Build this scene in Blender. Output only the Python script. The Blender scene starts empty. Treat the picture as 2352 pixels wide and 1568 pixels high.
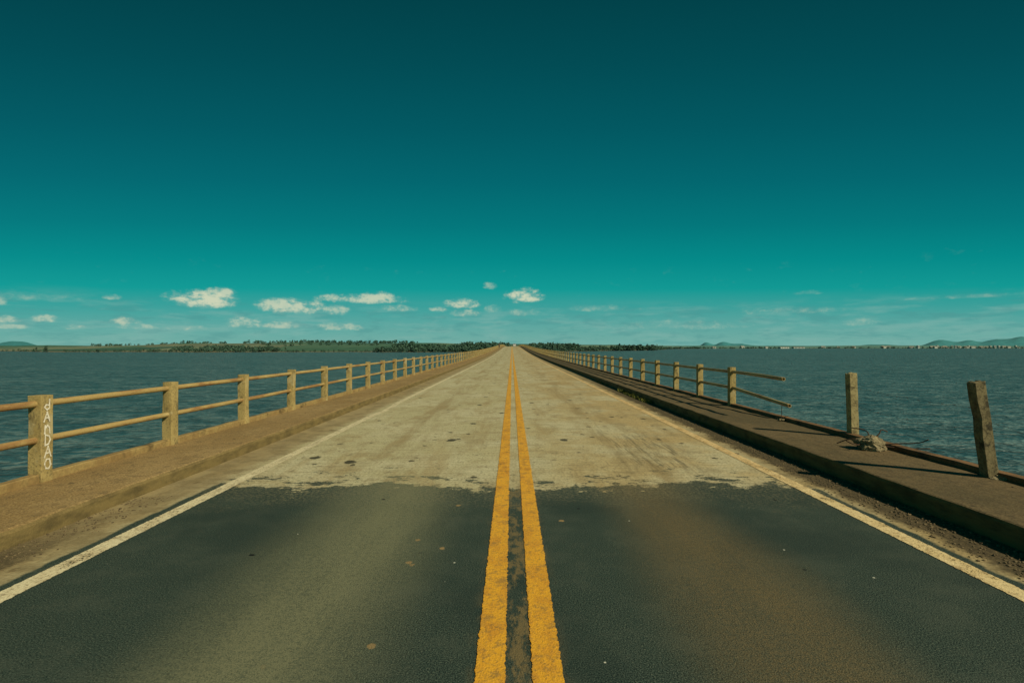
import bpy, bmesh, math, random
from mathutils import Vector, Matrix, noise as mnoise
random.seed(7)
scene = bpy.context.scene
COL = scene.collection
scene.view_settings.view_transform = 'Standard'
scene.view_settings.look = 'None'
scene.view_settings.exposure = 0
F = 1176.0; HZ = 797.0; EYE = 1.6; WATER = -4.5
WL = 0.15; WR = 0.19

def sstep(a, b, x):
    t = max(0.0, min(1.0, (x-a)/(b-a))); return t*t*(3-2*t)
def prof(y):
    if y < 300: return 2.0*sstep(45, 300, y)
    return 2.0-1.6*sstep(300, 620, y)

# ---------------------------------------------------------------- node helper
class M:
    def __init__(s, name, rough=0.85, spec=0.3):
        s.m = bpy.data.materials.new(name); s.m.use_nodes = True
        s.t = s.m.node_tree; s.b = s.t.nodes['Principled BSDF']
        s.b.inputs['Roughness'].default_value = rough
        s.b.inputs['Specular IOR Level'].default_value = spec
        s.init()
    def init(s):
        g = s.n('ShaderNodeNewGeometry'); s.P = g.outputs['Position']
        sp = s.n('ShaderNodeSeparateXYZ'); s.l(s.P, sp.inputs[0])
        s.x, s.y, s.z = sp.outputs
    def n(s, k): return s.t.nodes.new(k)
    def l(s, a, b): s.t.links.new(a, b)
    def put(s, sock, v):
        if isinstance(v, (int, float)): sock.default_value = v
        elif isinstance(v, (tuple, list)):
            sock.default_value = tuple(v)+((1,) if len(v) == 3 and len(sock.default_value) == 4 else ())
        else: s.l(v, sock)
    def math(s, op, a, b=0.0, c=0.0, clamp=False):
        n = s.n('ShaderNodeMath'); n.operation = op; n.use_clamp = clamp
        s.put(n.inputs[0], a); s.put(n.inputs[1], b); s.put(n.inputs[2], c); return n.outputs[0]
    def add(s, a, b): return s.math('ADD', a, b)
    def sub(s, a, b): return s.math('SUBTRACT', a, b)
    def mul(s, a, b): return s.math('MULTIPLY', a, b)
    def ss(s, v, a, b, o0=0.0, o1=1.0):
        n = s.n('ShaderNodeMapRange'); n.interpolation_type = 'SMOOTHSTEP'
        s.put(n.inputs[0], v)
        if a > b: a, b, o0, o1 = b, a, o1, o0
        n.inputs[1].default_value = a; n.inputs[2].default_value = b
        n.inputs[3].default_value = o0; n.inputs[4].default_value = o1; return n.outputs[0]
    def vec(s, sc=(1, 1, 1), off=(0, 0, 0), src=None):
        n = s.n('ShaderNodeMapping'); s.l(src or s.P, n.inputs[0])
        n.inputs['Scale'].default_value = sc; n.inputs['Location'].default_value = off; return n.outputs[0]
    def noise(s, scale, detail=4, rough=.6, sc=(1, 1, 1), off=(0, 0, 0), src=None):
        n = s.n('ShaderNodeTexNoise'); s.l(s.vec(sc, off, src), n.inputs['Vector'])
        n.inputs['Scale'].default_value = scale; n.inputs['Detail'].default_value = detail
        n.inputs['Roughness'].default_value = rough; return n.outputs[0]
    def vor(s, scale, sc=(1, 1, 1), off=(0, 0, 0)):
        """returns distance, random value a, random value b"""
        n = s.n('ShaderNodeTexVoronoi'); s.l(s.vec(sc, off), n.inputs['Vector'])
        n.inputs['Scale'].default_value = scale
        sp = s.n('ShaderNodeSeparateColor'); s.l(n.outputs[1], sp.inputs[0])
        return n.outputs[0], sp.outputs[0], sp.outputs[1]
    def mix(s, f, a, b, mode='MIX'):
        n = s.n('ShaderNodeMix'); n.data_type = 'RGBA'; n.blend_type = mode
        s.put(n.inputs[0], f); s.put(n.inputs[6], a); s.put(n.inputs[7], b); return n.outputs[2]
    def bump(s, h, strength=.5, dist=.01, prev=None):
        n = s.n('ShaderNodeBump'); n.inputs['Strength'].default_value = strength
        n.inputs['Distance'].default_value = dist; s.l(h, n.inputs['Height'])
        if prev: s.l(prev, n.inputs['Normal'])
        return n.outputs[0]
    def color(s, c): s.put(s.b.inputs['Base Color'], c)
    def normal(s, n): s.l(n, s.b.inputs['Normal'])
    def alpha(s, a): s.put(s.b.inputs['Alpha'], a)

def simple(name, c1, c2, scale=4, rough=.85, c3=None, fine=30, bs=.4, bd=.01, spec=.3):
    m = M(name, rough, spec)
    n1 = m.noise(scale, 4, .65); n2 = m.noise(fine, 2, .6)
    c = m.mix(m.ss(n1, .35, .65), c1, c2)
    if c3: c = m.mix(m.ss(m.noise(scale*.6, 4, .7, off=(9, 3, 1)), .52, .68), c, c3)
    c = m.mix(m.ss(n2, .3, .75, 0, .45), c, (c1[0]*.4, c1[1]*.4, c1[2]*.4))
    m.color(c); m.normal(m.bump(m.add(n1, n2), bs, bd)); return m.m

# ---------------------------------------------------------------- materials
def road_mat():
    m = M('road_surface', .88, .25)
    big = m.noise(.55, 3, .6); med = m.noise(2.2, 4, .68, off=(4, 1, 0)); fine = m.noise(30, 3, .7)
    ax = m.math('ABSOLUTE', m.x)
    # border mask (shared)
    e1 = m.mul(m.sub(m.noise(.5, 2, .5, off=(3, 0, 0)), .5), 1.5)
    e2 = m.mul(m.sub(m.noise(2.4, 8, .80, sc=(.9, 1.2, 1)), .5), 2.0)
    yb = m.add(m.y, m.add(e1, e2))
    islz = m.ss(m.y, 5.6, 7.8, .05, -.09)
    isl = m.ss(m.add(m.noise(2.8, 7, .80, sc=(.7, 1.2, 1), off=(17, 3, 0)), islz), .575, .59)
    bnd = m.math('SUBTRACT', m.ss(yb, 5.86, 5.90), isl, 0, True)
    bnd = m.math('MAXIMUM', bnd, m.math('GREATER_THAN', m.y, 8.4))
    ax2 = m.add(ax, m.mul(m.sub(med, .5), .16))
    lat = m.ss(ax2, 3.42, 3.46)
    f = m.math('MAXIMUM', bnd, lat)
    # concrete
    groove = m.noise(1.0, 4, .7, sc=(1.6, 26, 1)); lng = m.noise(1.0, 4, .65, sc=(2.2, .25, 1))
    side = m.ss(m.add(m.x, m.mul(m.sub(med, .5), 4.0)), -1.2, 2.6)
    con = m.mix(side, (.50, .46, .27), (.49, .375, .18))
    con = m.mix(m.ss(big, .42, .60, 0, .8), con, (.57, .53, .34))
    patch = m.noise(1.1, 5, .7, sc=(1, .6, 1), off=(11, 7, 0))
    con = m.mix(m.ss(patch, .52, .64, 0, .6), con, (.35, .28, .14))
    con = m.mix(m.ss(lng, .48, .68, 0, .5), con, (.34, .24, .10))
    con = m.mix(m.ss(groove, .44, .70, 0, .55), con, (.20, .165, .085))
    con = m.mix(m.ss(med, .50, .68, 0, .5), con, (.30, .25, .135))
    con = m.mix(m.ss(fine, .46, .68, 0, .65), con, (.15, .125, .065))
    blot = m.noise(5.5, 5, .75, off=(40, 5, 0))
    con = m.mix(m.ss(blot, .56, .66, 0, .7), con, (.17, .14, .075))
    con = m.mix(m.ss(blot, .38, .31, 0, .6), con, (.64, .62, .43))
    dens = m.ss(m.y, 16, 6, .0, .25)
    vd, ra, rb = m.vor(1.5, sc=(1, .7, 1)); vd = m.add(vd, m.mul(m.sub(blot, .5), .34))
    con = m.mix(m.mul(m.mul(m.ss(vd, .135, .095), m.ss(m.add(ra, dens), .45, .5)), .92), con, (.035, .035, .022))
    v2, a2, b2 = m.vor(2.6, sc=(1, .75, 1), off=(50, 3, 0))
    con = m.mix(m.mul(m.ss(m.add(v2, m.mul(m.sub(m.noise(14, 3, .7), .5), .3)), .13, .09), m.ss(m.add(a2, dens), .45, .5, 0, .88)), con, (.04, .038, .024))
    sc = m.noise(1.0, 4, .75, sc=(12, .8, 1), off=(2, 9, 0))
    zone = m.mul(m.ss(m.math('ABSOLUTE', m.sub(m.x, 2.1)), .7, .35), m.mul(m.ss(m.y, 6.2, 7.2), m.ss(m.y, 11.5, 8)))
    con = m.mix(m.mul(zone, m.ss(sc, .48, .62, 0, .6)), con, (.07, .066, .044))
    trk = m.ss(m.math('ABSOLUTE', m.sub(ax, 1.75)), .55, .1)
    con = m.mix(m.mul(trk, m.ss(m.add(lng, m.mul(sc, .5)), .62, .9, .0, .45)), con, (.25, .19, .09))
    md = m.math('MODULO', m.add(m.y, -16.0), 24.0)
    j = m.mul(m.ss(m.math('ABSOLUTE', m.sub(md, 12)), .06, .02), m.math('GREATER_THAN', m.y, 20))
    con = m.mix(m.mul(j, .7), con, (.06, .05, .03))
    marg = m.ss(m.add(ax, m.mul(m.sub(med, .5), .6)), 3.2, 3.6)
    con = m.mix(m.mul(marg, .8), con, m.mix(m.ss(med, .4, .6), (.30, .225, .105), (.20, .15, .07)))
    grit2 = m.noise(100, 2, .6, off=(3, 7, 0))
    dirt = m.mix(m.ss(grit2, .4, .6), (.065, .05, .026), (.18, .135, .065))
    dirt = m.mix(m.ss(fine, .35, .55), dirt, (.05, .04, .022))
    dz = m.mul(m.ss(m.add(m.x, m.mul(m.sub(med, .5), .5)), 3.46, 3.62), m.ss(m.y, 34, 14))
    con = m.mix(m.mul(dz, .92), con, dirt)
    dl = m.mul(m.ss(m.add(m.x, m.mul(m.sub(med, .5), .6)), -3.62, -3.76), m.ss(m.y, 5.2, 3.6))
    con = m.mix(m.mul(dl, .85), con, dirt)
    # asphalt
    grit = m.noise(135, 1, .6)
    asp = m.mix(m.ss(grit, .34, .66), (.007, .0175, .0145), (.056, .084, .064))
    asp = m.mix(m.ss(grit2, .58, .68, 0, .7), asp, (.145, .165, .115))
    asp = m.mix(m.ss(grit2, .42, .33, 0, .85), asp, (.003, .0075, .007))
    asp = m.mix(m.ss(m.add(med, m.mul(fine, .4)), .66, .85, 0, .4), asp, (.068, .084, .062))
    asp = m.mix(m.ss(big, .48, .60, 0, .35), asp, (.011, .024, .021))
    wav = m.mul(m.sub(m.noise(.35, 1, .5, off=(9, 0, 0)), .5), .6)
    strk = m.noise(1.0, 4, .7, sc=(2.2, .5, 1), off=(0, 4, 0))
    mott = m.add(m.mul(grit2, 1.0), m.add(m.mul(strk, .5), m.mul(fine, .7)))
    tl = m.ss(m.math('ABSOLUTE', m.add(m.add(m.x, 1.3), wav)), .9, .05)
    asp = m.mix(m.mul(tl, m.ss(mott, .85, 1.28, .34, .92)), asp, (.195, .195, .110))
    tr = m.ss(m.math('ABSOLUTE', m.add(m.sub(m.x, 1.5), wav)), .75, .05)
    asp = m.mix(m.mul(tr, m.ss(mott, .88, 1.32, .26, .80)), asp, (.165, .120, .052))
    ctr = m.ss(m.math('ABSOLUTE', m.sub(m.x, .03)), .30, .06)
    cst = m.noise(1.0, 5, .75, sc=(9, 3.5, 1), off=(7, 7, 0))
    asp = m.mix(m.mul(ctr, m.ss(cst, .46, .58, 0, .75)), asp, (.20, .145, .06))
    v3, a3, b3 = m.vor(4.2, off=(5, 2, 0))
    sp = m.mul(m.ss(m.add(v3, m.mul(m.sub(fine, .5), .2)), .12, .085), m.ss(a3, .55, .6))
    asp = m.mix(m.mul(sp, m.ss(ax, 1.6, .4, .0, .85)), asp, (.33, .22, .09))
    v4, a4, b4 = m.vor(3.4, off=(1, 12, 0))
    asp = m.mix(m.mul(m.ss(v4, .035, .02), m.ss(b4, .5, .55)), asp, (.55, .55, .45))
    asp = m.mix(m.mul(m.ss(m.add(v4, m.mul(m.sub(fine, .5), .12)), .08, .055), m.ss(b4, .35, .3)), asp, (.005, .007, .006))
    asp = m.mix(m.mul(m.ss(yb, 4.9, 5.85), m.ss(fine, .42, .64, 0, .6)), asp, (.20, .18, .105))
    b1 = m.bump(m.add(grit, grit2), .7, .006)
    b2 = m.bump(m.add(m.add(fine, blot), groove), .6, .011)
    A = m.b; A.inputs['Roughness'].default_value = .85
    m.put(A.inputs['Base Color'], asp); m.l(b1, A.inputs['Normal'])
    B = m.n('ShaderNodeBsdfPrincipled'); B.inputs['Roughness'].default_value = .92; B.inputs['Specular IOR Level'].default_value = .2
    m.put(B.inputs['Base Color'], con); m.l(b2, B.inputs['Normal'])
    mx = m.n('ShaderNodeMixShader'); m.l(f, mx.inputs[0]); m.l(A.outputs[0], mx.inputs[1]); m.l(B.outputs[0], mx.inputs[2])
    out = [q for q in m.t.nodes if q.type == 'OUTPUT_MATERIAL'][0]; m.l(mx.outputs[0], out.inputs[0])
    return m.m

def line_mat(name, c1, c2, dirtc, x0, x1, wear, wob=False, dustfar=None):
    m = M(name, .7, .3)
    fine = m.noise(45, 3, .7); med = m.noise(4, 5, .7, sc=(1.4, .8, 1)); g = m.noise(100, 2, .6)
    c = m.mix(m.ss(med, .4, .65), c1, c2)
    if dustfar: c = m.mix(m.mul(m.ss(m.y, 5.0, 8.0), m.ss(med, .3, .6, .35, .85)), c, dustfar)
    c = m.mix(m.ss(fine, .46, .72, 0, .7), c, dirtc)
    c = m.mix(m.ss(m.noise(9, 4, .7), .52, .66, 0, .65), c, dirtc)
    m.color(c)
    xx = m.x
    if wob: xx = m.sub(m.x, m.mul(m.ss(m.math('ABSOLUTE', m.sub(m.y, 13.2)), 1.5, .3), .07))
    e = m.mul(m.sub(m.noise(18, 5, .75), .5), .045)
    xe = m.add(xx, e)
    inside = m.mul(m.math('GREATER_THAN', xe, x0), m.math('LESS_THAN', xe, x1))
    far = m.ss(m.y, 5.0, 7.0, wear[0], wear[1])
    hole = m.math('LESS_THAN', m.add(m.mul(g, .45), m.mul(m.add(med, m.mul(fine, .6)), .5)), far)
    m.alpha(m.mul(inside, hole))
    m.normal(m.bump(m.add(g, fine), .7, .006)); return m.m

def walk_mat(name, a, b, d, fc=((.15, .12, .045), (.065, .056, .024))):
    m = M(name, .9, .2)
    n1 = m.noise(1.1, 5, .65, sc=(1, .5, 1)); n2 = m.noise(9, 4, .7); n3 = m.noise(60, 3, .6)
    c = m.mix(m.ss(n1, .38, .64), a, b)
    c = m.mix(m.ss(n2, .48, .66, 0, .6), c, d)
    c = m.mix(m.ss(n3, .40, .66, 0, .65), c, tuple(k*.35 for k in a))
    c = m.mix(m.ss(n3, .38, .30, 0, .5), c, tuple(min(.6, k*1.7) for k in b))
    v, va, vb = m.vor(3.0); c = m.mix(m.ss(m.add(v, m.mul(m.sub(n2, .5), .35)), .09, .04, 0, .7), c, (.045, .038, .022))
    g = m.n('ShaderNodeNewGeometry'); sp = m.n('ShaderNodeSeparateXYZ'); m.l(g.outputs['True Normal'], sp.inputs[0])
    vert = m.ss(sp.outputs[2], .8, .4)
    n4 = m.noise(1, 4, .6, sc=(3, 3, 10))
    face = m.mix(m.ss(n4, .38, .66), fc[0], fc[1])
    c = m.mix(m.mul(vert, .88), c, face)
    m.color(c); m.normal(m.bump(m.add(m.add(n2, m.mul(n3, .5)), m.mul(n4, .2)), .55, .012)); return m.m

def post_mat():
    m = M('weathered_concrete', .9, .2)
    n1 = m.noise(3, 5, .7); n2 = m.noise(40, 4, .7); st = m.noise(1, 5, .7, sc=(9, 9, 5), off=(3, 3, 3))
    c = m.mix(m.ss(n1, .38, .62), (.40, .31, .125), (.31, .235, .09))
    c = m.mix(m.ss(st, .53, .66, 0, .7), c, (.095, .08, .042))
    c = m.mix(m.ss(n2, .50, .68, 0, .65), c, (.10, .078, .04))
    c = m.mix(m.ss(m.noise(2.3, 4, .6, off=(5, 5, 5)), .55, .63, 0, .7), c, (.42, .36, .20))
    m.color(c); m.normal(m.bump(m.add(m.mul(n1, .4), n2), .7, .008)); return m.m

def rail_mat():
    m = M('rusty_painted_pipe', .6, .4)
    n1 = m.noise(1, 5, .7, sc=(8, 1.4, 8)); n2 = m.noise(60, 3, .7)
    c = m.mix(m.ss(n1, .46, .62), (.38, .275, .105), (.27, .15, .055))
    c = m.mix(m.ss(n1, .42, .32, 0, .8), c, (.46, .37, .17))
    c = m.mix(m.ss(n2, .55, .7, 0, .5), c, (.08, .045, .022))
    m.color(c); m.normal(m.bump(n2, .3, .002)); return m.m

def weath_mat(name, a, b, d):
    m = M(name, .9, .2)
    n1 = m.noise(1, 5, .7, sc=(9, 9, 6.0)); n2 = m.noise(6, 5, .7); n3 = m.noise(45, 3, .7)
    c = m.mix(m.ss(n1, .42, .64), a, b)
    c = m.mix(m.ss(n2, .54, .64, 0, .8), c, d)
    c = m.mix(m.ss(n3, .5, .68, 0, .6), c, d)
    m.color(c); m.normal(m.bump(m.add(m.mul(n1, .4), n3), .7, .008)); return m.m

def water_mat():
    m = M('lake_water', .34, .30)
    w1 = m.noise(.75, 3, .65, sc=(.55, .8, 1)); w2 = m.noise(.16, 3, .6, sc=(.5, 1.2, 1), off=(5, 0, 0))
    w3 = m.noise(2.2, 2, .65, sc=(.6, .9, 1)); w4 = m.noise(.018, 3, .6, sc=(.4, 1.6, 1))
    c = m.mix(m.ss(w4, .4, .62), (.050, .083, .084), (.060, .097, .097))
    crest = m.add(m.mul(w1, .75), m.add(m.mul(w2, .2), m.mul(w3, .65)))  # wave height; ripple lights and darks are painted into the colour by it
    c = m.mix(m.ss(crest, .80, .93, 0, .8), c, (.13, .19, .18))
    c = m.mix(m.ss(crest, .79, .68, 0, .75), c, (.016, .032, .035))
    m.color(c)
    n = m.bump(m.add(w1, m.mul(w2, 1.6)), 1.0, .8); n = m.bump(w3, 1.0, .32, n)
    m.normal(n); m.b.inputs['IOR'].default_value = 1.33; return m.m

def land_mat():
    m = M('fields', .95, .1)
    v = m.n('ShaderNodeTexVoronoi'); m.l(m.vec((1, .45, 0)), v.inputs['Vector']); v.inputs['Scale'].default_value = .0075
    sep = m.n('ShaderNodeSeparateColor'); m.l(v.outputs[1], sep.inputs[0])
    r = m.n('ShaderNodeValToRGB'); m.l(sep.outputs[0], r.inputs[0]); r.color_ramp.interpolation = 'CONSTANT'
    cols = [(.05, .11, .05), (.16, .20, .10), (.035, .075, .04), (.22, .22, .12), (.08, .14, .07), (.18, .16, .08), (.05, .10, .06)]
    e = r.color_ramp.elements
    e[0].color = cols[0]+(1,); e[1].position = 1/7; e[1].color = cols[1]+(1,)
    for i in range(2, 7):
        k = e.new(i/7); k.color = cols[i]+(1,)
    n1 = m.noise(.03, 4, .7); c = m.mix(m.ss(n1, .4, .65, 0, .7), r.outputs[0], (.03, .065, .035))
    c = m.mix(m.ss(m.y, 400, 4000, .15, .65), c, (.10, .26, .25))  # distance haze put into the field colour, stronger with depth
    c = m.mix(m.ss(m.z, -3.2, -4.3, 0, .8), c, (.20, .14, .07))
    m.color(c); return m.m

def leaf_mat(name, a, b):
    m = M(name, .9, .1); n1 = m.noise(.25, 3, .7)
    m.color(m.mix(m.ss(n1, .38, .62), a, b)); return m.m

ROAD = road_mat()
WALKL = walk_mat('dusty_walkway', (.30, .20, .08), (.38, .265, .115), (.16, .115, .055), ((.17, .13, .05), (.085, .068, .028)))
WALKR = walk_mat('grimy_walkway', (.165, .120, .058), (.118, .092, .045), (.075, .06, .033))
POST = post_mat(); RAIL = rail_mat(); WAT = water_mat(); LAND = land_mat()
PALE = weath_mat('pale_old_post', (.36, .30, .145), (.26, .21, .10), (.09, .075, .04))
DARK = weath_mat('dark_old_post', (.20, .165, .085), (.10, .082, .042), (.03, .028, .018))
BEAM = simple('edge_beam_concrete', (.36, .26, .10), (.26, .17, .065), 3, .9, (.10, .07, .03))
BEAMR = simple('edge_beam_rusty', (.24, .13, .055), (.15, .085, .035), 3, .9, (.06, .04, .02))
GIR = simple('girder_concrete', (.28, .24, .17), (.2, .17, .12), 1.0, .9)
RUB = simple('rubble_concrete', (.30, .25, .14), (.17, .14, .08), 9, .95, (.06, .05, .03), bs=1, bd=.02)
IRON = simple('rusted_iron', (.05, .03, .018), (.09, .045, .02), 20, .8)
STONE = simple('gravel_stone', (.21, .16, .085), (.08, .06, .035), 9, .95)
GRAF = simple('graffiti_paint', (.82, .78, .64), (.66, .60, .45), 25, .8, (.40, .34, .22), fine=120)
GRASS = leaf_mat('dry_weed', (.17, .17, .04), (.07, .09, .02))
WOODL = leaf_mat('woodland_leaves', (.032, .072, .056), (.065, .125, .082))
CROWN = leaf_mat('crown_leaves', (.028, .06, .042), (.055, .10, .062))
BARK = simple('bark', (.08, .06, .04), (.05, .04, .03), 2)
HILL = simple('hazy_hill', (.040, .22, .24), (.050, .25, .27), .002, .95, fine=.01, bs=.1)  # blue of the distance haze is put into the base colour
HWALL = simple('house_plaster', (.55, .60, .54), (.45, .5, .45), .2, .8, fine=2)
HROOF = simple('roof_tiles', (.30, .29, .23), (.22, .22, .18), .3, .8, fine=2)
HDARK = simple('dark_opening', (.03, .04, .045), (.02, .03, .035), 1)

# ---------------------------------------------------------------- geometry helpers
def obj(name, mesh, mat=None, parent=None, smooth=False, **kw):
    o = bpy.data.objects.new(name, mesh); COL.objects.link(o)
    if mat and mesh and not mesh.materials: mesh.materials.append(mat)
    if smooth and mesh: mesh.polygons.foreach_set('use_smooth', [True]*len(mesh.polygons))
    if parent: o.parent = parent
    for k, v in kw.items(): o[k] = v
    return o
def pyd(name, v, f):
    m = bpy.data.meshes.new(name); m.from_pydata(v, [], f); m.update(); return m
def ys(a, b):
    out = [a]; y = a
    while y < b:
        y += max(.35, min(12, abs(y)*.05)) if y > 0 else 1.0
        out.append(min(y, b))
    return out
def sweep(name, sec, yl, closed=False, off=None, caps=True):
    v = []; f = []; n = len(sec)
    for y in yl:
        h = prof(y); dx, dz = off(y) if off else (0, 0)
        for (x, z) in sec: v.append((x+dx, y, z+h+dz))
    m = n if closed else n-1
    for i in range(len(yl)-1):
        for j in range(m):
            a = i*n+j; b = i*n+(j+1) % n
            f.append((a, b, b+n, a+n))
    if closed and caps:
        f.append(tuple(range(n))); k = (len(yl)-1)*n; f.append(tuple(k+j for j in reversed(range(n))))
    me = pyd(name, v, f)
    bm = bmesh.new(); bm.from_mesh(me); bmesh.ops.recalc_face_normals(bm, faces=bm.faces); bm.to_mesh(me); bm.free()
    return me
def circ(cx, cz, r, n=14): return [(cx+r*math.cos(2*math.pi*i/n), cz+r*math.sin(2*math.pi*i/n)) for i in range(n)]
def empty(name, loc, **kw):
    o = bpy.data.objects.new(name, None); COL.objects.link(o); o.location = loc
    o.empty_display_size = .2
    for k, v in kw.items(): o[k] = v
    return o
def tube(name, pts, r, n=7, cap=True):
    v = []; f = []
    P = [Vector(p) for p in pts]
    for i, p in enumerate(P):
        d = (P[min(i+1, len(P)-1)]-P[max(i-1, 0)]).normalized()
        a = d.cross(Vector((0, 0, 1)) if abs(d.z) < .9 else Vector((1, 0, 0))).normalized(); b = d.cross(a)
        rr = r[i] if isinstance(r, list) else r
        for j in range(n):
            t = 2*math.pi*j/n; v.append(tuple(p+a*rr*math.cos(t)+b*rr*math.sin(t)))
    for i in range(len(P)-1):
        for j in range(n):
            f.append((i*n+j, i*n+(j+1) % n, (i+1)*n+(j+1) % n, (i+1)*n+j))
    if cap: f.append(tuple(reversed(range(n)))); f.append(tuple((len(P)-1)*n+j for j in range(n)))
    return pyd(name, v, f)
def box_bm(sx, sy, sz, bev=.01, cuts=0, amp=0, seed=0, z0=0.0):
    bm = bmesh.new(); bmesh.ops.create_cube(bm, size=1)
    for v in bm.verts: v.co = Vector((v.co.x*sx, v.co.y*sy, (v.co.z+.5)*sz+z0))
    if bev: bmesh.ops.bevel(bm, geom=bm.edges[:], offset=bev, segments=2, affect='EDGES', profile=.6)
    if cuts: bmesh.ops.subdivide_edges(bm, edges=[e for e in bm.edges if e.calc_length() > .04], cuts=cuts, use_grid_fill=True)
    if amp:
        for v in bm.verts:
            q = v.co*9+Vector((seed*7.3, seed*3.1, 0)); v.co += Vector((mnoise.noise(q), mnoise.noise(q+Vector((5, 1, 2))), mnoise.noise(q+Vector((9, 9, 3)))*.5))*amp
    return bm
def bmesh_to(name, bm):
    me = bpy.data.meshes.new(name); bm.to_mesh(me); bm.free(); return me
def join_boxes(name, boxes):
    bm = bmesh.new()
    for (cx, cy, z0, sx, sy, sz, bv) in boxes:
        b = box_bm(sx, sy, sz, bv); me = bmesh_to('t', b)
        me.transform(Matrix.Translation((cx, cy, z0))); bm.from_mesh(me); bpy.data.meshes.remove(me)
    return bmesh_to(name, bm)

# ---------------------------------------------------------------- water, land, hills
S = 45000
obj('water', pyd('water', [(-S, -3000, WATER), (S, -3000, WATER), (S, S, WATER), (-S, S, WATER)], [(0, 1, 2, 3)]), WAT, kind='structure',
    label='rippled teal lake water on both sides of bridge', category='lake')
def interp(t, x):
    if x <= t[0][0]: return t[0][1]
    for (a, b), (c, d) in zip(t, t[1:]):
        if x <= c:
            k = (x-a)/(c-a); return b+(d-b)*k
    return t[-1][1]
SH = [(-1500, 1500), (-700, 1300), (-150, 900), (60, 640), (130, 600), (500, 580), (850, 610), (1000, 600), (1110, 560), (1250, 560), (1400, 800), (1500, 950), (1570, 1900), (1800, 2300), (2400, 2600), (3800, 3000)]
TP = [(-1500, 4), (-300, 3), (0, 3), (120, 2.5), (200, 2), (330, 4), (420, 8), (520, 8), (650, 11), (720, 11), (800, 11), (900, 9), (1000, 9), (1100, 7), (1176, 6), (1250, 6), (1400, 5), (1500, 3), (1600, 3), (1900, 3), (2000, 4), (2300, 3), (3800, 3)]
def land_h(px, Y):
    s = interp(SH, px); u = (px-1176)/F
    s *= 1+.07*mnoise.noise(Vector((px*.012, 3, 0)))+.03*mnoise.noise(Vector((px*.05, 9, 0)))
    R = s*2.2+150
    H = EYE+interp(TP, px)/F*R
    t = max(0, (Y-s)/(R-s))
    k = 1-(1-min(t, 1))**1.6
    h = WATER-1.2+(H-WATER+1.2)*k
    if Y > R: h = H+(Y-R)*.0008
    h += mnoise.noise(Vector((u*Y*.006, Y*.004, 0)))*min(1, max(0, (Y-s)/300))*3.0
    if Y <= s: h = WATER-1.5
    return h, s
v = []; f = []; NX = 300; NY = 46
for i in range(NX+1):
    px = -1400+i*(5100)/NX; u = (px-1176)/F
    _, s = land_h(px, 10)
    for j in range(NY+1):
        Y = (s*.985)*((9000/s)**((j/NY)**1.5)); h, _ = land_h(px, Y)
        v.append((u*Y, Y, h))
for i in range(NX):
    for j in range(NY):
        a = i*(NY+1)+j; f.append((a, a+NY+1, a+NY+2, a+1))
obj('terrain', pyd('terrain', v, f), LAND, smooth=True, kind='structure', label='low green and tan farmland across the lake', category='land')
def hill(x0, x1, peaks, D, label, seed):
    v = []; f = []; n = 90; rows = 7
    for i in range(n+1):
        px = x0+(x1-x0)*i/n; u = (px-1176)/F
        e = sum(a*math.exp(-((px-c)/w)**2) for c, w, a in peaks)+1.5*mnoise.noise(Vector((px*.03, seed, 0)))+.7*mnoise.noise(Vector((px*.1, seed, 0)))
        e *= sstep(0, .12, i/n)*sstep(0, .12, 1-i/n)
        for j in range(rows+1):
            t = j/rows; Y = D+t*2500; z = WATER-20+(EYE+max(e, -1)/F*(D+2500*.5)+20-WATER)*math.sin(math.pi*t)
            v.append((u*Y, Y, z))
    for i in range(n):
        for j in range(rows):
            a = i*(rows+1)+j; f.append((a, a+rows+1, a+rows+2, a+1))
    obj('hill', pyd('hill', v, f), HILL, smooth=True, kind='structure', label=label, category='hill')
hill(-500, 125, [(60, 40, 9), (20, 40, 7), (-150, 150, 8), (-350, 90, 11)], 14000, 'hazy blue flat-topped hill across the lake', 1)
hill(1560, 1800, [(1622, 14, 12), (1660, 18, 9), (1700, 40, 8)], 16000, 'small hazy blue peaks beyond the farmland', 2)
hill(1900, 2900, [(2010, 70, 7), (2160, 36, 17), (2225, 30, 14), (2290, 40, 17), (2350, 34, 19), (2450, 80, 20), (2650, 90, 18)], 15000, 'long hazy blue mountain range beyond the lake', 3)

def crown_faces(v, f, c, rx, rz, n, s):
    for _ in range(n):
        while True:
            p = Vector((random.uniform(-1, 1), random.uniform(-1, 1), random.uniform(-1, 1)))
            if .25 < p.length < 1: break
        q = Vector((c[0]+p.x*rx, c[1]+p.y*rx, c[2]+p.z*rz))
        a = Vector((random.gauss(0, 1), random.gauss(0, 1), random.gauss(0, 1))).normalized()
        b = a.cross(Vector((random.gauss(0, 1), random.gauss(0, 1), random.gauss(0, 1)))).normalized()
        w = s*random.uniform(.6, 1.3); k = len(v)
        v += [tuple(q-a*w-b*w*.7), tuple(q+a*w-b*w*.5), tuple(q+a*w*.8+b*w*.8), tuple(q-a*w*.7+b*w)]; f.append((k, k+1, k+2, k+3))
def belt(spec, label, mat=WOODL):
    v = []; f = []
    for (x0, x1, d0, d1, n, hmin, hmax) in spec:
        for _ in range(n):
            px = random.uniform(x0, x1); _, s = land_h(px, 10); Y = s+random.uniform(d0, d1)
            h, _ = land_h(px, Y); h = max(h, WATER+.5); H = random.uniform(hmin, hmax)*random.uniform(.8, 1.1); X = (px-1176)/F*Y
            crown_faces(v, f, (X, Y, h+H*.45), H*random.uniform(.45, .8), H*.52, 30, H*.16)
    obj('woodland', pyd('woodland', v, f), mat, kind='stuff', label=label, category='trees')
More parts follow.
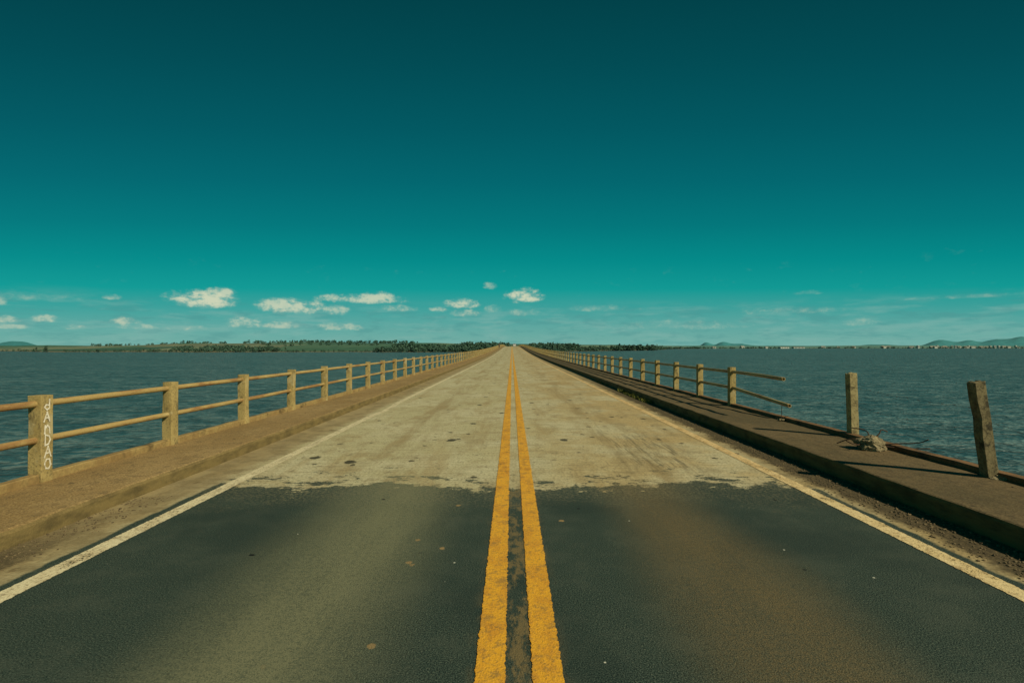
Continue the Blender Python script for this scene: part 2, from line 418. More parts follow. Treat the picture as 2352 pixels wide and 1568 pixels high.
belt([(150, 420, 5, 60, 70, 1.5, 3.5), (400, 640, 30, 160, 190, 3, 6), (470, 560, 60, 200, 70, 4, 7), (640, 860, 10, 25, 60, 1.2, 3), (-300, 130, 10, 60, 70, 2, 4)], 'scrubby green trees along the lake shore')
belt([(855, 1140, 15, 60, 150, 3.5, 7.0), (900, 1165, 70, 260, 170, 4, 7.5), (1060, 1168, 200, 420, 110, 5, 8)], 'dark green wood at the end of the bridge')
belt([(1225, 1400, 30, 120, 110, 4, 8), (1215, 1330, 200, 420, 90, 5, 8), (1400, 1520, 10, 60, 80, 6, 11), (1520, 1610, 10, 120, 90, 4, 8), (1600, 2700, 10, 160, 300, 4, 9)], 'dark green tree belt along the lake shore')
belt([(560, 960, 500, 900, 150, 4, 8), (200, 520, 500, 900, 60, 4, 7), (600, 900, 250, 420, 35, 3, 6)], 'scattered trees and hedges on the farmland ridge')

def tree_meshes(k):
    v = []; f = []
    for _ in range(13):
        a = random.uniform(0, 6.28); r = random.uniform(.2, 2.7); z = random.uniform(4.0, 10.2); r *= 1-.5*abs((z-6.5)/4.5)
        crown_faces(v, f, (r*math.cos(a), r*math.sin(a), z), 1.5, 1.2, 34, .30)
    cm = pyd('crown', v, f); cm.materials.append(CROWN)
    bm = bmesh.new()
    tm = tube('t', [(0, 0, -1), (.1, 0, 2), (0, .15, 5), (.1, .1, 9)], [.32, .25, .18, .06], 7); bm.from_mesh(tm)
    for i in range(5):
        a = i*1.3; z = 3+i*.9
        tm = tube('t', [(0, 0, z), (math.cos(a), math.sin(a), z+1), (2*math.cos(a), 2*math.sin(a), z+2.4)], [.12, .09, .04], 6); bm.from_mesh(tm)
    t = bmesh_to('trunk', bm); t.materials.append(BARK); return cm, t
TM = [tree_meshes(i) for i in range(3)]
for i, (px, dd, sc) in enumerate([(106, 12, .7), (84, 30, .5), (330, 20, .4), (615, 20, .55), (655, 60, .45), (1430, 14, .75), (1452, 10, .85), (1470, 22, 1.0), (1486, 12, 1.15), (1501, 18, 1.0), (1517, 12, .7), (1345, 10, .6), (1240, 40, .8), (878, 8, .6)]):
    _, s = land_h(px, 10); Y = s+dd; h, _ = land_h(px, Y); h = max(h, WATER+.3)
    e = empty('tree', ((px-1176)/F*Y, Y, h), label='leafy dark green tree standing on the lake shore', category='tree', group='trees on the lake shore')
    e.scale = (sc, sc, sc); e.rotation_euler.z = i
    cm, t = TM[i % 3]
    obj('crown', cm, None, e); obj('trunk', t, None, e)

def house_meshes(w, d, h):
    wall = join_boxes('wall', [(0, 0, -1, w, d, h+1, 0)])
    r = h+w*.2 if w < 30 else h+1.5
    v = [(-w*.54, -d*.55, h), (w*.54, -d*.55, h), (w*.54, d*.55, h), (-w*.54, d*.55, h), (-w*.54, 0, r), (w*.54, 0, r)]
    roof = pyd('roof', v, [(0, 1, 5, 4), (2, 3, 4, 5), (1, 2, 5), (3, 0, 4), (3, 2, 1, 0)])
    win = pyd('window', [(-w*.07, -d/2-.05, h*.3), (w*.07, -d/2-.05, h*.3), (w*.07, -d/2-.05, h*.72), (-w*.07, -d/2-.05, h*.72)], [(0, 1, 2, 3)])
    wall.materials.append(HWALL); roof.materials.append(HROOF); win.materials.append(HDARK)
    return wall, roof, win, w
HM = [house_meshes(14, 9, 5), house_meshes(20, 10, 6), house_meshes(50, 14, 5), house_meshes(9, 9, 12)]
hs = [(1800, 2), (1834, 2), (1640, 0), (1705, 1), (1760, 0), (1890, 1), (1925, 0), (1960, 1)]+[(random.uniform(1980, 2340), random.choice([0, 1, 1, 3])) for _ in range(32)]
for px, k in hs:
    _, s = land_h(px, 10); Y = s+(random.uniform(8, 30) if k == 2 else random.uniform(30, 350)); h, _ = land_h(px, Y); h = max(h, WATER+.8)
    e = empty('house', ((px-1176)/F*Y, Y, h), label='long low white building by the lake shore' if k == 2 else 'small white house with pale roof near the shore', category='house', group='houses of the town across the lake')
    e.rotation_euler.z = random.uniform(-.4, .4)
    for nm, me in zip(('wall', 'roof'), HM[k]): obj(nm, me, None, e)
    for cx in (-.3, 0, .3): obj('window', HM[k][2], None, e).location.x = cx*HM[k][3]

# ---------------------------------------------------------------- bridge
Y0, Y1 = -14, 900
YL = ys(Y0, Y1)
road = obj('road', sweep('road', [(-4.02, 0), (-3.4, 0.0), (-1.5, 0), (0, 0), (1.5, 0), (3.4, 0), (4.02, 0)], YL), ROAD, kind='structure',
           label='old concrete road with dark asphalt patch on the bridge', category='road')
for nm, x0, x1, a, b, d, wr, wob, dusty, lb in [
    ('centre_line', -.183, -.033, (.76, .385, .026), (.62, .29, .026), (.28, .17, .05), (.79, .73), False, None, 'scuffed solid yellow centre line'),
    ('centre_line', .100, .250, (.76, .385, .026), (.62, .29, .026), (.28, .17, .05), (.79, .73), False, None, 'scuffed solid yellow centre line'),
    ('edge_line', -3.345, -3.195, (.74, .66, .42), (.62, .52, .31), (.26, .20, .11), (.72, .70), True, (.66, .58, .36), 'faded white edge line'),
    ('edge_line', 3.215, 3.365, (.78, .62, .33), (.66, .50, .24), (.30, .20, .09), (.72, .70), False, (.68, .46, .19), 'faded cream edge line dusted brown')]:
    mt = line_mat(nm+'_paint', a, b, d, x0, x1, wr, wob, dusty)
    o = obj(nm, sweep(nm, [(x0-.03, .004), (x1+.09 if wob else x1+.03, .004)], YL), mt, road, label=lb)

def jag(sd, amp):
    return lambda y: (amp*mnoise.noise(Vector((sd, y*1.7, 0)))+amp*.6*mnoise.noise(Vector((sd, y*6, 0))), amp*.5*mnoise.noise(Vector((sd+3, y*2.3, 0))))
def yfine(a, b):
    out = []; y = a
    while y < b: out.append(y); y += .09 if y < 22 else max(.3, y*.03)
    return out+[b]
YF = yfine(-3, Y1)
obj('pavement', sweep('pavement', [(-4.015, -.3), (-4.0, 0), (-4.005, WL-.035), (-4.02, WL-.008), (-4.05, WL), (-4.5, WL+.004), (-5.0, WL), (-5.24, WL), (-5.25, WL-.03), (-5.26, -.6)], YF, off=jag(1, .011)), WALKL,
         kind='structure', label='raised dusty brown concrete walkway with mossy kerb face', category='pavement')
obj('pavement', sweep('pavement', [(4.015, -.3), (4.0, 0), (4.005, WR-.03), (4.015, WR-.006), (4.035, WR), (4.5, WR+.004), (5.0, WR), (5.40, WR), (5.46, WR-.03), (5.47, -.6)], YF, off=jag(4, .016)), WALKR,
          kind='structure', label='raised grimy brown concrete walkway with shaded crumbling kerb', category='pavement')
br = empty('bridge', (0, 0, WATER), label='long concrete girder bridge across the lake', category='bridge', kind='structure')
def child(o, e):
    o.parent = e; o.matrix_parent_inverse = Matrix.Translation(-Vector(e.location))
for x in (-3.6, -1.2, 1.2, 3.6):
    o = obj('girder', sweep('girder', [(x-.25, -.45), (x+.25, -.45), (x+.25, -1.7), (x-.25, -1.7)], ys(Y0, 880)[::3]+[880], True), GIR); child(o, br)
o = obj('deck_slab', sweep('deck_slab', [(-5.22, -.08), (5.43, -.08), (5.43, -.44), (-5.22, -.44)], YL, True), GIR); child(o, br)
pm = join_boxes('pier', [(-3, 0, -8, 1.0, 1.0, 8, .1), (3, 0, -8, 1.0, 1.0, 8, .1), (0, 0, .01, 9.4, 1.3, .9, .08)])
pm.materials.append(GIR)
y = 10
while y < 560:
    o = obj('pier', pm); o.location = (0, y, prof(y)-2.63); child(o, br); y += 24

def post_mesh(k):
    bm = box_bm(.145, .145, .93+.1, .005, 3, .004, k, z0=-.1)
    for vv in bm.verts:   # chipped corners
        c = abs(vv.co.x)+abs(vv.co.y)
        if c > .13:
            q = mnoise.noise(Vector((vv.co.x*6+k*5, vv.co.y*6, vv.co.z*7)))
            if q > .2: vv.co.x *= 1-.18*q; vv.co.y *= 1-.18*q
    me = bmesh_to('post', bm); me.materials.append(POST); return me
PM = [post_mesh(i) for i in range(6)]
RR_ = .036
def rail_tube(xc, zc, ya, yb, off=None, hollow=False):
    yl = yfine(ya, yb) if hollow else ys(ya, yb)
    if hollow:
        n = 16; v = []; f = []; rings = [(yl[0]+.35, .027), (yl[0], .027), (yl[0], RR_)]+[(y, RR_) for y in yl[1:]]
        for (y, r) in rings:
            dx, dz = off(y) if off else (0, 0)
            for (x, z) in circ(xc, zc, r, n): v.append((x+dx, y, z+prof(y)+dz))
        for i in range(len(rings)-1):
            for j in range(n): f.append((i*n+j, i*n+(j+1) % n, (i+1)*n+(j+1) % n, (i+1)*n+j))
        return pyd('rail', v, f)
    return sweep('rail', circ(xc, zc, RR_), yl, True, off=lambda y: (0, .004*mnoise.noise(Vector((y*.5, zc*9, xc)))))
def railing(xc, w, y_first, n_ind, y_rail, label, offs, beam_mat, bx, bh):
    root = empty('railing', (xc, y_first, w+prof(y_first)), label=label, category='railing')
    for zc, off in offs:
        m = rail_tube(xc, w+zc, y_rail, 880, off, hollow=off is not None)
        o = obj('rail', m, RAIL, smooth=True); child(o, root)
    o = obj('edge_beam', sweep('edge_beam', [(bx[0], w-.05), (bx[0], w+bh-.01), (bx[0]+.01, w+bh), (bx[1]-.01, w+bh), (bx[1], w+bh-.01), (bx[1], w-.05)], YF, True, off=jag(8+xc, .014)), beam_mat); child(o, root)
    posts = []
    for k in range(n_ind):
        y = y_first+2.1*k; o = obj('post', PM[random.randrange(6)])
        o.location = (xc, y, w+prof(y)); o.rotation_euler = (random.gauss(0, .007), random.gauss(0, .007), random.choice((0, math.pi))+random.gauss(0, .02)); child(o, root); posts.append(o)
    v = []; f = []
    y = y_first+2.1*n_ind
    while y < 870:
        k = len(v); h = prof(y)+w; a = .074
        v += [(xc+sx*a, y+sy*a, h+z) for z in (-.1, .93) for sx, sy in ((-1, -1), (1, -1), (1, 1), (-1, 1))]
        f += [(k, k+1, k+5, k+4), (k+1, k+2, k+6, k+5), (k+2, k+3, k+7, k+6), (k+3, k, k+4, k+7), (k+4, k+5, k+6, k+7)]; y += 2.1
    o = obj('post_row', pyd('post_row', v, f), POST, kind='stuff'); child(o, root)
    return root, posts
RL, PL = railing(-5.11, WL, 5.55-4.2, 100, -3, 'weathered concrete posts with two rusty pipe rails along the walkway',
             [(.84, None), (.45, None)], BEAM, (-5.165, -5.06), .085)
def bendA(y):
    t = max(0, 12.3-y); return (0, -.006*t*t)
def bendB(y):
    t = max(0, 12.25-y); return (.05*t, -.075*t)
RR, PR = railing(5.28, WR, 12.3, 100, 9.95, 'weathered concrete posts with two pipe rails, near end broken off',
             [(.82, bendA), (.44, bendB)], BEAMR, (5.22, 5.36), .065)
PL[2].rotation_euler = (0, 0, 0)

gx = .0735
def strokes_mesh():
    v = []; f = []
    L = {'d': [[(.75, 1), (.72, .1)], [(.74, .40), (.35, .5), (.12, .25), (.4, 0), (.72, .12)]],
         'A': [[(.08, 0), (.5, 1), (.86, 0)], [(.22, .36), (.76, .40)]],
         'n': [[(.15, 0), (.20, .85)], [(.18, .5), (.5, .82), (.76, .6), (.82, 0)]],
         'D': [[(.2, 0), (.22, 1), (.66, .85), (.82, .5), (.6, .1), (.2, 0)]],
         'O': [[(.72, .92), (.35, .95), (.12, .55), (.25, .1), (.6, 0), (.85, .35), (.72, .92)]]}
    z = .795; hh = .110
    for ch in 'dAnDAO':
        jy = random.uniform(-.004, .004); sc = random.uniform(.92, 1.05)
        for st in L[ch]:
            for (a, b) in zip(st, st[1:]):
                p = Vector((0, jy-.048+a[0]*.096*sc, z-.02+a[1]*hh*sc)); q = Vector((0, jy-.048+b[0]*.096*sc, z-.02+b[1]*hh*sc))
                d = (q-p).normalized()*.009; nn = Vector((0, -d.z, d.y))*random.uniform(.85, 1.2); k = len(v)
                p2 = p-d*.7; q2 = q+d*.7
                for w in (p2-nn, q2-nn*.8, q2+nn*.7, p2+nn): v.append((gx+.004+len(f)*.00008, w.y, w.z))
                f.append((k, k+1, k+2, k+3))
        z -= .128
    return pyd('graffiti', v, f)
obj('graffiti', strokes_mesh(), GRAF, PL[2], label='worn hand-painted white letters running down the post')

def lone(name, loc, sx, sy, h, tilt, mat, seed, label):
    bm = box_bm(sx, sy, h+.12, .004, 5, .007, seed, z0=-.12)
    for vv in bm.verts:
        if vv.co.z > h*.9: vv.co.z += .02*mnoise.noise(vv.co*20)+.08*vv.co.x
        if seed == 12 and .62 < vv.co.z < .85 and vv.co.x < 0: vv.co.x += .018
    o = obj(name, bmesh_to(name, bm), mat, label=label, category='post'); o.location = loc; o.rotation_euler = tilt; return o
lone('concrete_post', (5.36, 8.05, WR), .115, .12, 1.0, (0, -.03, .0), PALE, 11, 'pale squared post standing at the broken railing')
lone('concrete_post', (5.19, 5.56, WR), .115, .11, 1.05, (.02, -.165, .0), DARK, 12, 'dark chipped leaning post with wires at walkway edge')

def wire(p, q, sag, label):
    pts = []
    for i in range(25):
        t = i/24; P = Vector(p).lerp(Vector(q), t); P.z -= sag*4*t*(1-t)+.006*math.sin(i*2.3); P.x += .005*math.sin(i*1.7); pts.append(P)
    bm = bmesh.new(); tm = tube('t', pts, .0014, 5); bm.from_mesh(tm)
    for i in range(1, 24, 2):
        c = pts[i]
        for d in ((.012, 0, .012), (-.012, .004, .012)):
            tm = tube('t', [c-Vector(d), c+Vector(d)], .001, 4); bm.from_mesh(tm)
    obj('barbed_wire', bmesh_to('barbed_wire', bm), IRON, label=label, category='wire', group='barbed wires closing the railing gap')
for za, zb, s in ((.80, .74, .03), (.52, .50, .05)):
    wire((5.28, 8.0, WR+za), (5.10, 5.62, WR+zb), s, 'thin rusty barbed wire strung between two lone posts')
wire((5.10, 5.50, WR+.62), (5.30, 2.9, WR+.30), .06, 'thin rusty barbed wire sagging off the leaning post')

def rock(r, seed, sq=(1, 1, .6)):
    bm = bmesh.new(); bmesh.ops.create_icosphere(bm, subdivisions=4, radius=r)
    for v in bm.verts:
        n = v.co.normalized(); k = 1+.35*mnoise.noise(n*1.6+Vector((seed, 0, 0)))+.16*mnoise.noise(n*5+Vector((0, seed, 0)))+.06*mnoise.noise(n*14)
        v.co = Vector((v.co.x*sq[0]*k, v.co.y*sq[1]*k, v.co.z*sq[2]*k))
    return bm
def rubble(loc, r, seed, sq, bars, label, br_=.008):
    e = obj('concrete_rubble', bmesh_to('concrete_rubble', rock(r, seed, sq)), RUB, label=label, category='rubble'); e.location = loc
    for b in bars:
        P = [Vector(p) for p in b]; out = []
        for i in range(len(P)-1):
            p0 = P[max(i-1, 0)]; p1 = P[i]; p2 = P[i+1]; p3 = P[min(i+2, len(P)-1)]
            for j in range(5):
                t = j/5; out.append(.5*((2*p1)+(-p0+p2)*t+(2*p0-5*p1+4*p2-p3)*t*t+(-p0+3*p1-3*p2+p3)*t**3))
        out.append(P[-1]); obj('rebar', tube('rebar', out, br_, 6), IRON, e, smooth=True)
rubble((4.93, 7.05, WR+.07), .17, 3.0, (1.15, .9, .68),
       [[(0, 0, .05), (.12, 0, .14), (.17, .02, .2), (.26, .03, .17)], [(0, 0, 0), (.3, -.05, .02), (.5, -.2, .06), (.56, -.3, .12)], [(.05, 0, 0), (.35, -.1, -.03), (.6, -.28, .0)],
        [(-.05, 0, .05), (-.2, .1, .06), (-.33, .2, -.02)], [(0, 0, .05), (.02, .1, .17), (-.12, .2, .2)], [(-.1, 0, 0), (-.28, -.1, .02), (-.36, -.05, .06)]],
       'broken concrete lump with bent rusty rebar on the walkway')
rubble((5.16, 9.8, WR+.02), .045, 8.0, (1.5, 1.2, .5), [[(0, 0, 0), (.0, 0, .15), (.01, 0, .30)], [(0, 0, 0), (.05, 0, .05), (.09, -.1, .10)]], 'small concrete stub with upright rebar beside broken rail', .005)
rubble((5.28, 5.50, WR+.0), .09, 5.0, (1.5, 1.2, .5), [[(0, 0, 0), (.1, -.1, .05), (.18, -.14, .02)]], 'small broken concrete base at foot of the post')

def gravel(n, xr, yr, smax, label, z=0):
    v = []; f = []
    ico = bmesh.new(); bmesh.ops.create_icosphere(ico, subdivisions=1, radius=1); iv = [q.co.copy() for q in ico.verts]; iff = [[q.index for q in p.verts] for p in ico.faces]; ico.free()
    for _ in range(n):
        t = random.random(); y = yr[0]+(yr[1]-yr[0])*t**1.4
        x = xr[0]+(xr[1]-xr[0])*random.random()**.6; s = random.uniform(.25, 1)**2*smax; k = len(v)
        sx, sy, sz = random.uniform(.7, 1.3), random.uniform(.7, 1.3), random.uniform(.4, .8)
        for c in iv:
            j = random.uniform(.75, 1.15); v.append((x+c.x*s*sx*j, y+c.y*s*sy*j, z+prof(y)+s*.3+c.z*s*sz*j))
        f += [tuple(k+a for a in q) for q in iff]
    obj('gravel', pyd('gravel', v, f), STONE, kind='stuff', label=label, category='gravel')
gravel(5200, (3.45, 3.99), (2.2, 14), .014, 'loose brown gravel and dirt gathered against the kerb')
gravel(1300, (-3.58, -3.99), (2.2, 5.5), .013, 'loose gravel on the concrete shoulder beside the kerb')
gravel(500, (4.05, 5.15), (2.5, 12), .009, 'small loose stones on the grimy walkway', WR)
gravel(300, (-4.05, -5.0), (2.5, 14), .008, 'small loose stones on the dusty walkway', WL)
def weeds(cx, y0, y1, n, h, label, spread=.12):
    v = []; f = []
    for _ in range(n):
        x = cx+random.uniform(-1, 1)*spread; y = random.uniform(y0, y1); a = random.uniform(0, 6.28); hh = h*random.uniform(.3, 1)
        d = Vector((math.cos(a), math.sin(a), 0)); s = Vector((-d.y, d.x, 0))*.006; b = Vector((x, y, prof(y)+.0)); k = len(v)
        v += [tuple(b-s), tuple(b+s), tuple(b+d*hh*.3+Vector((0, 0, hh*.6))+s), tuple(b+d*hh*.3+Vector((0, 0, hh*.6))-s), tuple(b+d*hh*.8+Vector((0, 0, hh)))]
        f += [(k, k+1, k+2, k+3), (k+3, k+2, k+4)]
    obj('weeds', pyd('weeds', v, f), GRASS, kind='stuff', label=label, category='weeds')
weeds(3.92, 14.5, 18.5, 420, .13, 'dry yellow-green weeds growing along the kerb')
weeds(3.95, 21, 24, 120, .10, 'dry weeds growing along the kerb', .08)
weeds(3.95, 9.5, 12, 70, .07, 'sparse dry weeds in kerb dirt', .06)

# ---------------------------------------------------------------- car
carp = simple('white_car_paint', (.75, .75, .72), (.7, .7, .67), 2, .35, spec=.5, bs=.05)
glass = simple('car_glass', (.02, .03, .035), (.03, .04, .045), 2, .1, spec=.6, bs=.02)
rub = simple('tyre_rubber', (.02, .02, .02), (.03, .03, .03), 10, .9)
red = simple('tail_lamp_red', (.4, .02, .02), (.3, .015, .015), 10, .3)
steel = simple('wheel_steel', (.4, .4, .4), (.3, .3, .3), 10, .4)
cy = 262; car = empty('car', (1.25, cy, prof(cy)), label='small white hatchback driving along the bridge', category='car')
def prism(name, pts, w, mat, parent, w2=None, bev=.03):
    w2 = w2 or [w]*len(pts); v = [(-a, p[0], p[1]) for a, p in zip(w2, pts)]+[(a, p[0], p[1]) for a, p in zip(w2, pts)]
    n = len(pts); f = [tuple(range(n)), tuple(reversed(range(n, 2*n)))]+[(i, i+n, (i+1) % n+n, (i+1) % n) for i in range(n)]
    me = pyd(name, v, f); bm = bmesh.new(); bm.from_mesh(me); bmesh.ops.recalc_face_normals(bm, faces=bm.faces)
    if bev: bmesh.ops.bevel(bm, geom=bm.edges[:], offset=bev, segments=2, affect='EDGES')
    bm.to_mesh(me); bm.free(); return obj(name, me, mat, parent)
prism('body', [(-1.9, .28), (-1.95, .6), (-1.9, .95), (-1.6, 1.4), (-1.3, 1.47), (.1, 1.47), (.85, .98), (1.75, .86), (1.95, .6), (1.9, .28)], .82, carp, car, [.78, .82, .80, .66, .62, .62, .78, .78, .80, .78], .05)
prism('rear_window', [(-1.925, 1.0), (-1.69, 1.36), (-1.67, 1.34), (-1.90, .98)], .6, glass, car, [.68, .58, .58, .68], 0)
prism('windscreen', [(.90, 1.0), (.17, 1.47), (.15, 1.45), (.86, .98)], .6, glass, car, [.68, .58, .58, .68], 0)
for sx in (-1, 1):
    o = prism('side_window', [(-1.5, 1.02), (-1.35, 1.36), (.05, 1.36), (.6, 1.02)], .01, glass, car, None, 0); o.rotation_euler.y = -sx*.38; o.location.x = sx*1.095; o.location.z = .06
    o = prism('tail_lamp', [(-1.97, .7), (-1.97, .95), (-1.9, .95), (-1.9, .7)], .09, red, car, None, .01); o.location.x = sx*.66
    for yy in (-1.25, 1.3):
        wsh = empty('wheel', (sx*.74, yy, .3)); wsh.parent = car
        for nm, r, w, mt in (('tyre', .3, .2, rub), ('rim', .19, .215, steel)):
            bm = bmesh.new(); bmesh.ops.create_cone(bm, cap_ends=True, segments=24, radius1=r, radius2=r, depth=w)
            bmesh.ops.rotate(bm, verts=bm.verts, matrix=Matrix.Rotation(math.pi/2, 3, 'Y'))
            bmesh.ops.bevel(bm, geom=[e for e in bm.edges if e.calc_face_angle(0) > 1], offset=.03, segments=2, affect='EDGES')
            obj(nm, bmesh_to(nm, bm), mt, wsh)

# ---------------------------------------------------------------- person
def skin(name, verts, edges, radii, mat, parent, root=0):
    me = bpy.data.meshes.new(name); me.from_pydata(verts, edges, [])
    o = obj(name, me, mat, parent); md = o.modifiers.new('s', 'SKIN'); md.use_smooth_shade = True
    for i, r in enumerate(radii): me.skin_vertices[0].data[i].radius = (r, r)
    for i in range(len(verts)): me.skin_vertices[0].data[i].use_root = (i == root)
    sb = o.modifiers.new('sub', 'SUBSURF'); sb.levels = 1; sb.render_levels = 1; return o
skinm = simple('skin_tone', (.32, .18, .11), (.28, .15, .09), 10, .6); shirt = simple('dark_shirt', (.03, .035, .04), (.02, .025, .03), 10)
trou = simple('dark_trousers', (.025, .03, .045), (.02, .025, .035), 10); hairm = simple('dark_hair', (.012, .01, .008), (.02, .015, .01), 20)
py = 182; per = empty('person', (-4.55, py, WL+prof(py)), label='person in dark shirt and trousers walking on walkway', category='person')
V = [(0, 0, .93), (0, 0, 1.15), (0, 0, 1.38), (0, 0, 1.50), (0, -.02, 1.60), (0, -.01, 1.70),
     (.10, 0, .88), (.11, .10, .50), (.11, -.02, .10), (.11, .0+.02, .04), (.12, -.15, .03),
     (-.10, 0, .88), (-.11, -.14, .50), (-.11, -.2, .10), (-.11, -.18, .04), (-.12, -.36, .03),
     (.19, 0, 1.38), (.24, .03, 1.12), (.25, -.06, .88), (.25, -.10, .79),
     (-.19, 0, 1.38), (-.24, -.03, 1.12), (-.25, .04, .88), (-.25, .03, .79)]
E = [(0, 1), (1, 2), (2, 3), (3, 4), (4, 5), (0, 6), (6, 7), (7, 8), (8, 9), (9, 10), (0, 11), (11, 12), (12, 13), (13, 14), (14, 15), (2, 16), (16, 17), (17, 18), (18, 19), (2, 20), (20, 21), (21, 22), (22, 23)]
R = [.13, .12, .13, .055, .095, .085, .085, .06, .045, .045, .035, .085, .06, .045, .045, .035, .06, .045, .033, .03, .06, .045, .033, .03]
skin('body', V, E, R, skinm, per)
skin('shirt', [V[0], V[1], V[2], (0, 0, 1.43), V[16], V[17], V[20], V[21]], [(0, 1), (1, 2), (2, 3), (2, 4), (4, 5), (2, 6), (6, 7)], [.15, .145, .15, .085, .08, .065, .08, .065], shirt, per)
skin('trousers', [(0, 0, .95), V[6], V[7], V[8], V[11], V[12], V[13]], [(0, 1), (1, 2), (2, 3), (0, 4), (4, 5), (5, 6)], [.15, .105, .08, .065, .105, .08, .065], trou, per)
skin('hair', [(0, .02, 1.66), (0, .01, 1.73)], [(0, 1)], [.10, .085], hairm, per)

# ---------------------------------------------------------------- sun, sky
el = math.radians(36); sx, sy = .8, -.6
sv = Vector((sx*math.cos(el), sy*math.cos(el), math.sin(el)))
sun = bpy.data.lights.new('sun', 'SUN'); sun.energy = 4.4; sun.angle = math.radians(.5); sun.color = (1, .88, .63)
so = bpy.data.objects.new('sun', sun); COL.objects.link(so); so.rotation_euler = (-sv).to_track_quat('-Z', 'Y').to_euler(); so.location = (20, -15, 30)

w = bpy.data.worlds.new('World'); scene.world = w; w.use_nodes = True
try: w.cycles.sampling_method = 'NONE'
except Exception: pass
class W(M):
    def __init__(s, world):
        s.t = world.node_tree
        tc = s.n('ShaderNodeTexCoord'); s.P = tc.outputs['Generated']
        sp = s.n('ShaderNodeSeparateXYZ'); s.l(s.P, sp.inputs[0]); s.x, s.y, s.z = sp.outputs
k = W(w); bg = w.node_tree.nodes['Background']
sky = k.n('ShaderNodeTexSky'); sky.sky_type = 'NISHITA'; sky.sun_disc = False; sky.sun_elevation = el; sky.sun_rotation = math.atan2(sx, sy)
hor = k.math('SQRT', k.add(k.mul(k.x, k.x), k.mul(k.y, k.y)))
elv = k.math('DIVIDE', k.z, k.math('MAXIMUM', hor, .01))
den = k.math('SQRT', k.add(k.mul(k.y, k.y), k.add(k.mul(k.z, k.z), k.add(k.mul(k.mul(k.x, k.x), .12), .0001))))
gv = k.math('DIVIDE', k.z, den)
ramp = k.n('ShaderNodeValToRGB'); k.l(gv, ramp.inputs[0]); cr = ramp.color_ramp
stops = [(780, (.165, .41, .365)), (745, (.110, .375, .345)), (705, (.045, .34, .315)), (665, (.005, .315, .288)), (600, (.0003, .250, .240)), (520, (.0002, .180, .188)), (420, (.0002, .130, .148)), (300, (.0002, .095, .112)), (150, (.0002, .068, .080)), (0, (.0002, .050, .058))]
def gvof(y): t = (HZ-y)/F; return t/math.sqrt(1+t*t)
cr.elements[0].position = 0; cr.elements[0].color = (.19, .43, .38, 1)
cr.elements[1].position = 1; cr.elements[1].color = (.0002, .04, .05, 1)
for y_, c in stops:
    e_ = cr.elements.new(gvof(y_)); e_.color = c+(1,)
nis = k.mix(1.0, sky.outputs[0], (.008, .080, .080), 'MULTIPLY')
base = k.mix(.06, ramp.outputs[0], nis)
k.l(base, bg.inputs[0])
az = k.math('ARCTAN2', k.x, k.y)
cv = k.n('ShaderNodeCombineXYZ'); k.l(az, cv.inputs[0]); k.l(elv, cv.inputs[1]); AE = cv.outputs[0]
nz = k.noise(24, 5, .62, sc=(1, 1.9, 1), src=AE); nz2 = k.noise(70, 4, .65, sc=(1, 1.5, 1), off=(3, 1, 0), src=AE)
band = k.mul(k.ss(elv, .095, .05), k.ss(elv, -.01, .01))
strk = k.noise(9, 5, .62, sc=(1, 5.5, 1), off=(2, 0, 0), src=AE)
col = k.mix(k.mul(band, k.ss(strk, .46, .66, 0, .42)), base, (.24, .45, .40))
strk2 = k.noise(16, 5, .62, sc=(1, 4.5, 1), off=(8, 3, 0), src=AE)
col = k.mix(k.mul(band, k.ss(strk2, .48, .64, 0, .38)), col, (.07, .28, .275))
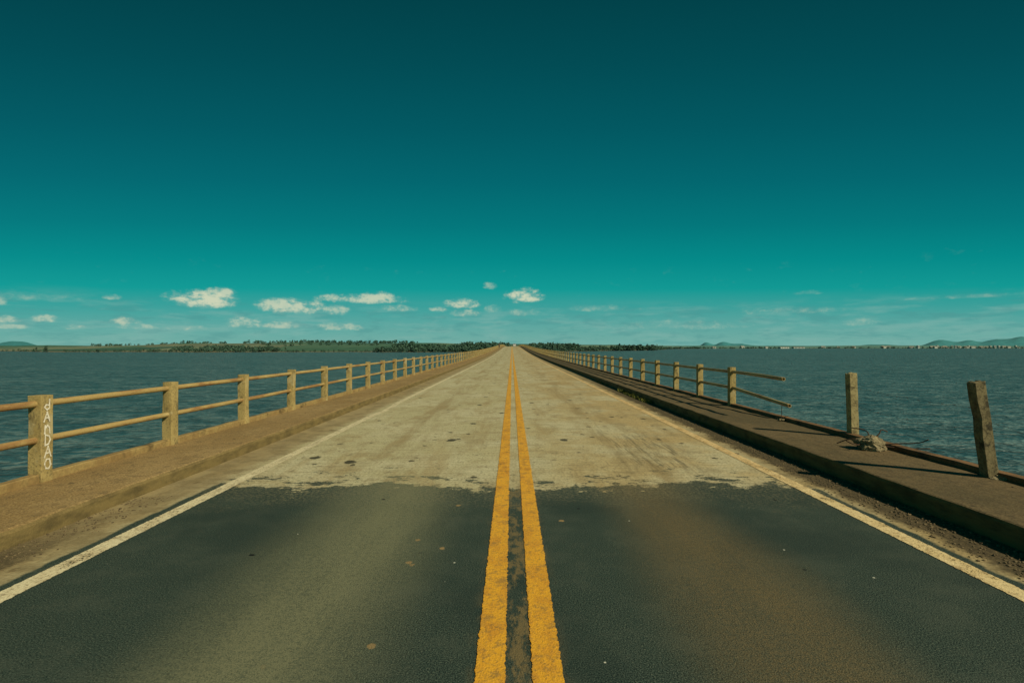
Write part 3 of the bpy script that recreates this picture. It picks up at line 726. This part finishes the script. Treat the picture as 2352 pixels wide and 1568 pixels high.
clouds = [(470, 682, 68, 20, 1), (510, 672, 28, 12, .85), (675, 701, 68, 17, .85), (640, 694, 30, 11, .7), (775, 709, 26, 12, .65), (840, 685, 80, 10, .85), (875, 679, 32, 9, .85), (1057, 695, 33, 11, .85), (1008, 709, 18, 6, .6), (1203, 677, 36, 15, 1), (1125, 655, 13, 8, .45), (912, 706, 32, 8, .55), (1068, 718, 27, 8, .55), (1132, 708, 16, 8, .45), (1200, 716, 28, 8, .4), (98, 731, 30, 9, .7), (18, 732, 30, 8, .6), (20, 748, 42, 6, .5), (288, 735, 28, 9, .7), (310, 749, 38, 6, .5), (178, 751, 28, 6, .45), (443, 752, 44, 6, .55), (562, 737, 36, 13, .7), (650, 744, 44, 8, .6), (780, 749, 46, 8, .55), (75, 677, 84, 11, .3), (258, 681, 18, 6, .5), (-2, 686, 16, 13, .55), (1375, 707, 70, 6, .35), (1800, 713, 95, 8, .35), (1858, 671, 28, 5, .4), (2200, 681, 95, 4, .3), (1980, 738, 34, 8, .35), (1560, 745, 110, 9, .3), (-250, 700, 70, 16, .8), (2600, 720, 80, 8, .5)]
tot = None
for (cx, cy_, a, b, op) in clouds:
    u = (cx-1176)/F; ca = math.cos(math.atan(u)); A = math.atan(u); Ev = (HZ-cy_)/F*ca; sa = a/F*ca*ca*1.25; sb = b/F*ca*1.45
    dx = k.mul(k.sub(az, A), 1/sa); dy0 = k.mul(k.sub(elv, Ev-sb*.3), 1/sb)
    dy = k.math('MAXIMUM', dy0, k.mul(dy0, -1.8))
    q = k.sub(1.0, k.add(k.mul(dx, dx), k.mul(dy, dy)))
    q = k.mul(k.math('MAXIMUM', q, -1.0), 1.0 if op > .35 else .6)
    q = k.mul(k.ss(k.add(q, k.add(k.mul(k.sub(nz, .5), 3.2), k.mul(k.sub(nz2, .5), 1.9))), -.35, 1.25), k.mul(k.ss(q, -.9, .1), op))
    tot = q if tot is None else k.math('MAXIMUM', tot, q)
under = k.ss(k.add(k.add(nz2, k.mul(nz, .6)), k.mul(tot, .35)), .78, 1.18)
ccol = k.mix(under, (.28, .47, .40), (.64, .67, .48))
col = k.mix(k.mul(tot, .92), col, ccol)
bg2 = k.n('ShaderNodeBackground'); k.l(col, bg2.inputs[0])
msk = k.mul(k.math('LESS_THAN', k.math('ABSOLUTE', k.sub(elv, .065)), .085), k.math('GREATER_THAN', k.y, 0))
mx = k.n('ShaderNodeMixShader'); k.l(msk, mx.inputs[0]); k.l(bg.outputs[0], mx.inputs[1]); k.l(bg2.outputs[0], mx.inputs[2])
wo = [q for q in w.node_tree.nodes if q.type == 'OUTPUT_WORLD'][0]; k.l(mx.outputs[0], wo.inputs[0])

# ---------------------------------------------------------------- camera
cam = bpy.data.cameras.new('camera'); cam.lens = 18; cam.sensor_width = 36; cam.clip_end = 80000; cam.clip_start = .05; cam.shift_y = 13/2352
co = bpy.data.objects.new('camera', cam); COL.objects.link(co); co.location = (0, 0, EYE); co.rotation_euler = (math.pi/2, 0, 0)
scene.camera = co
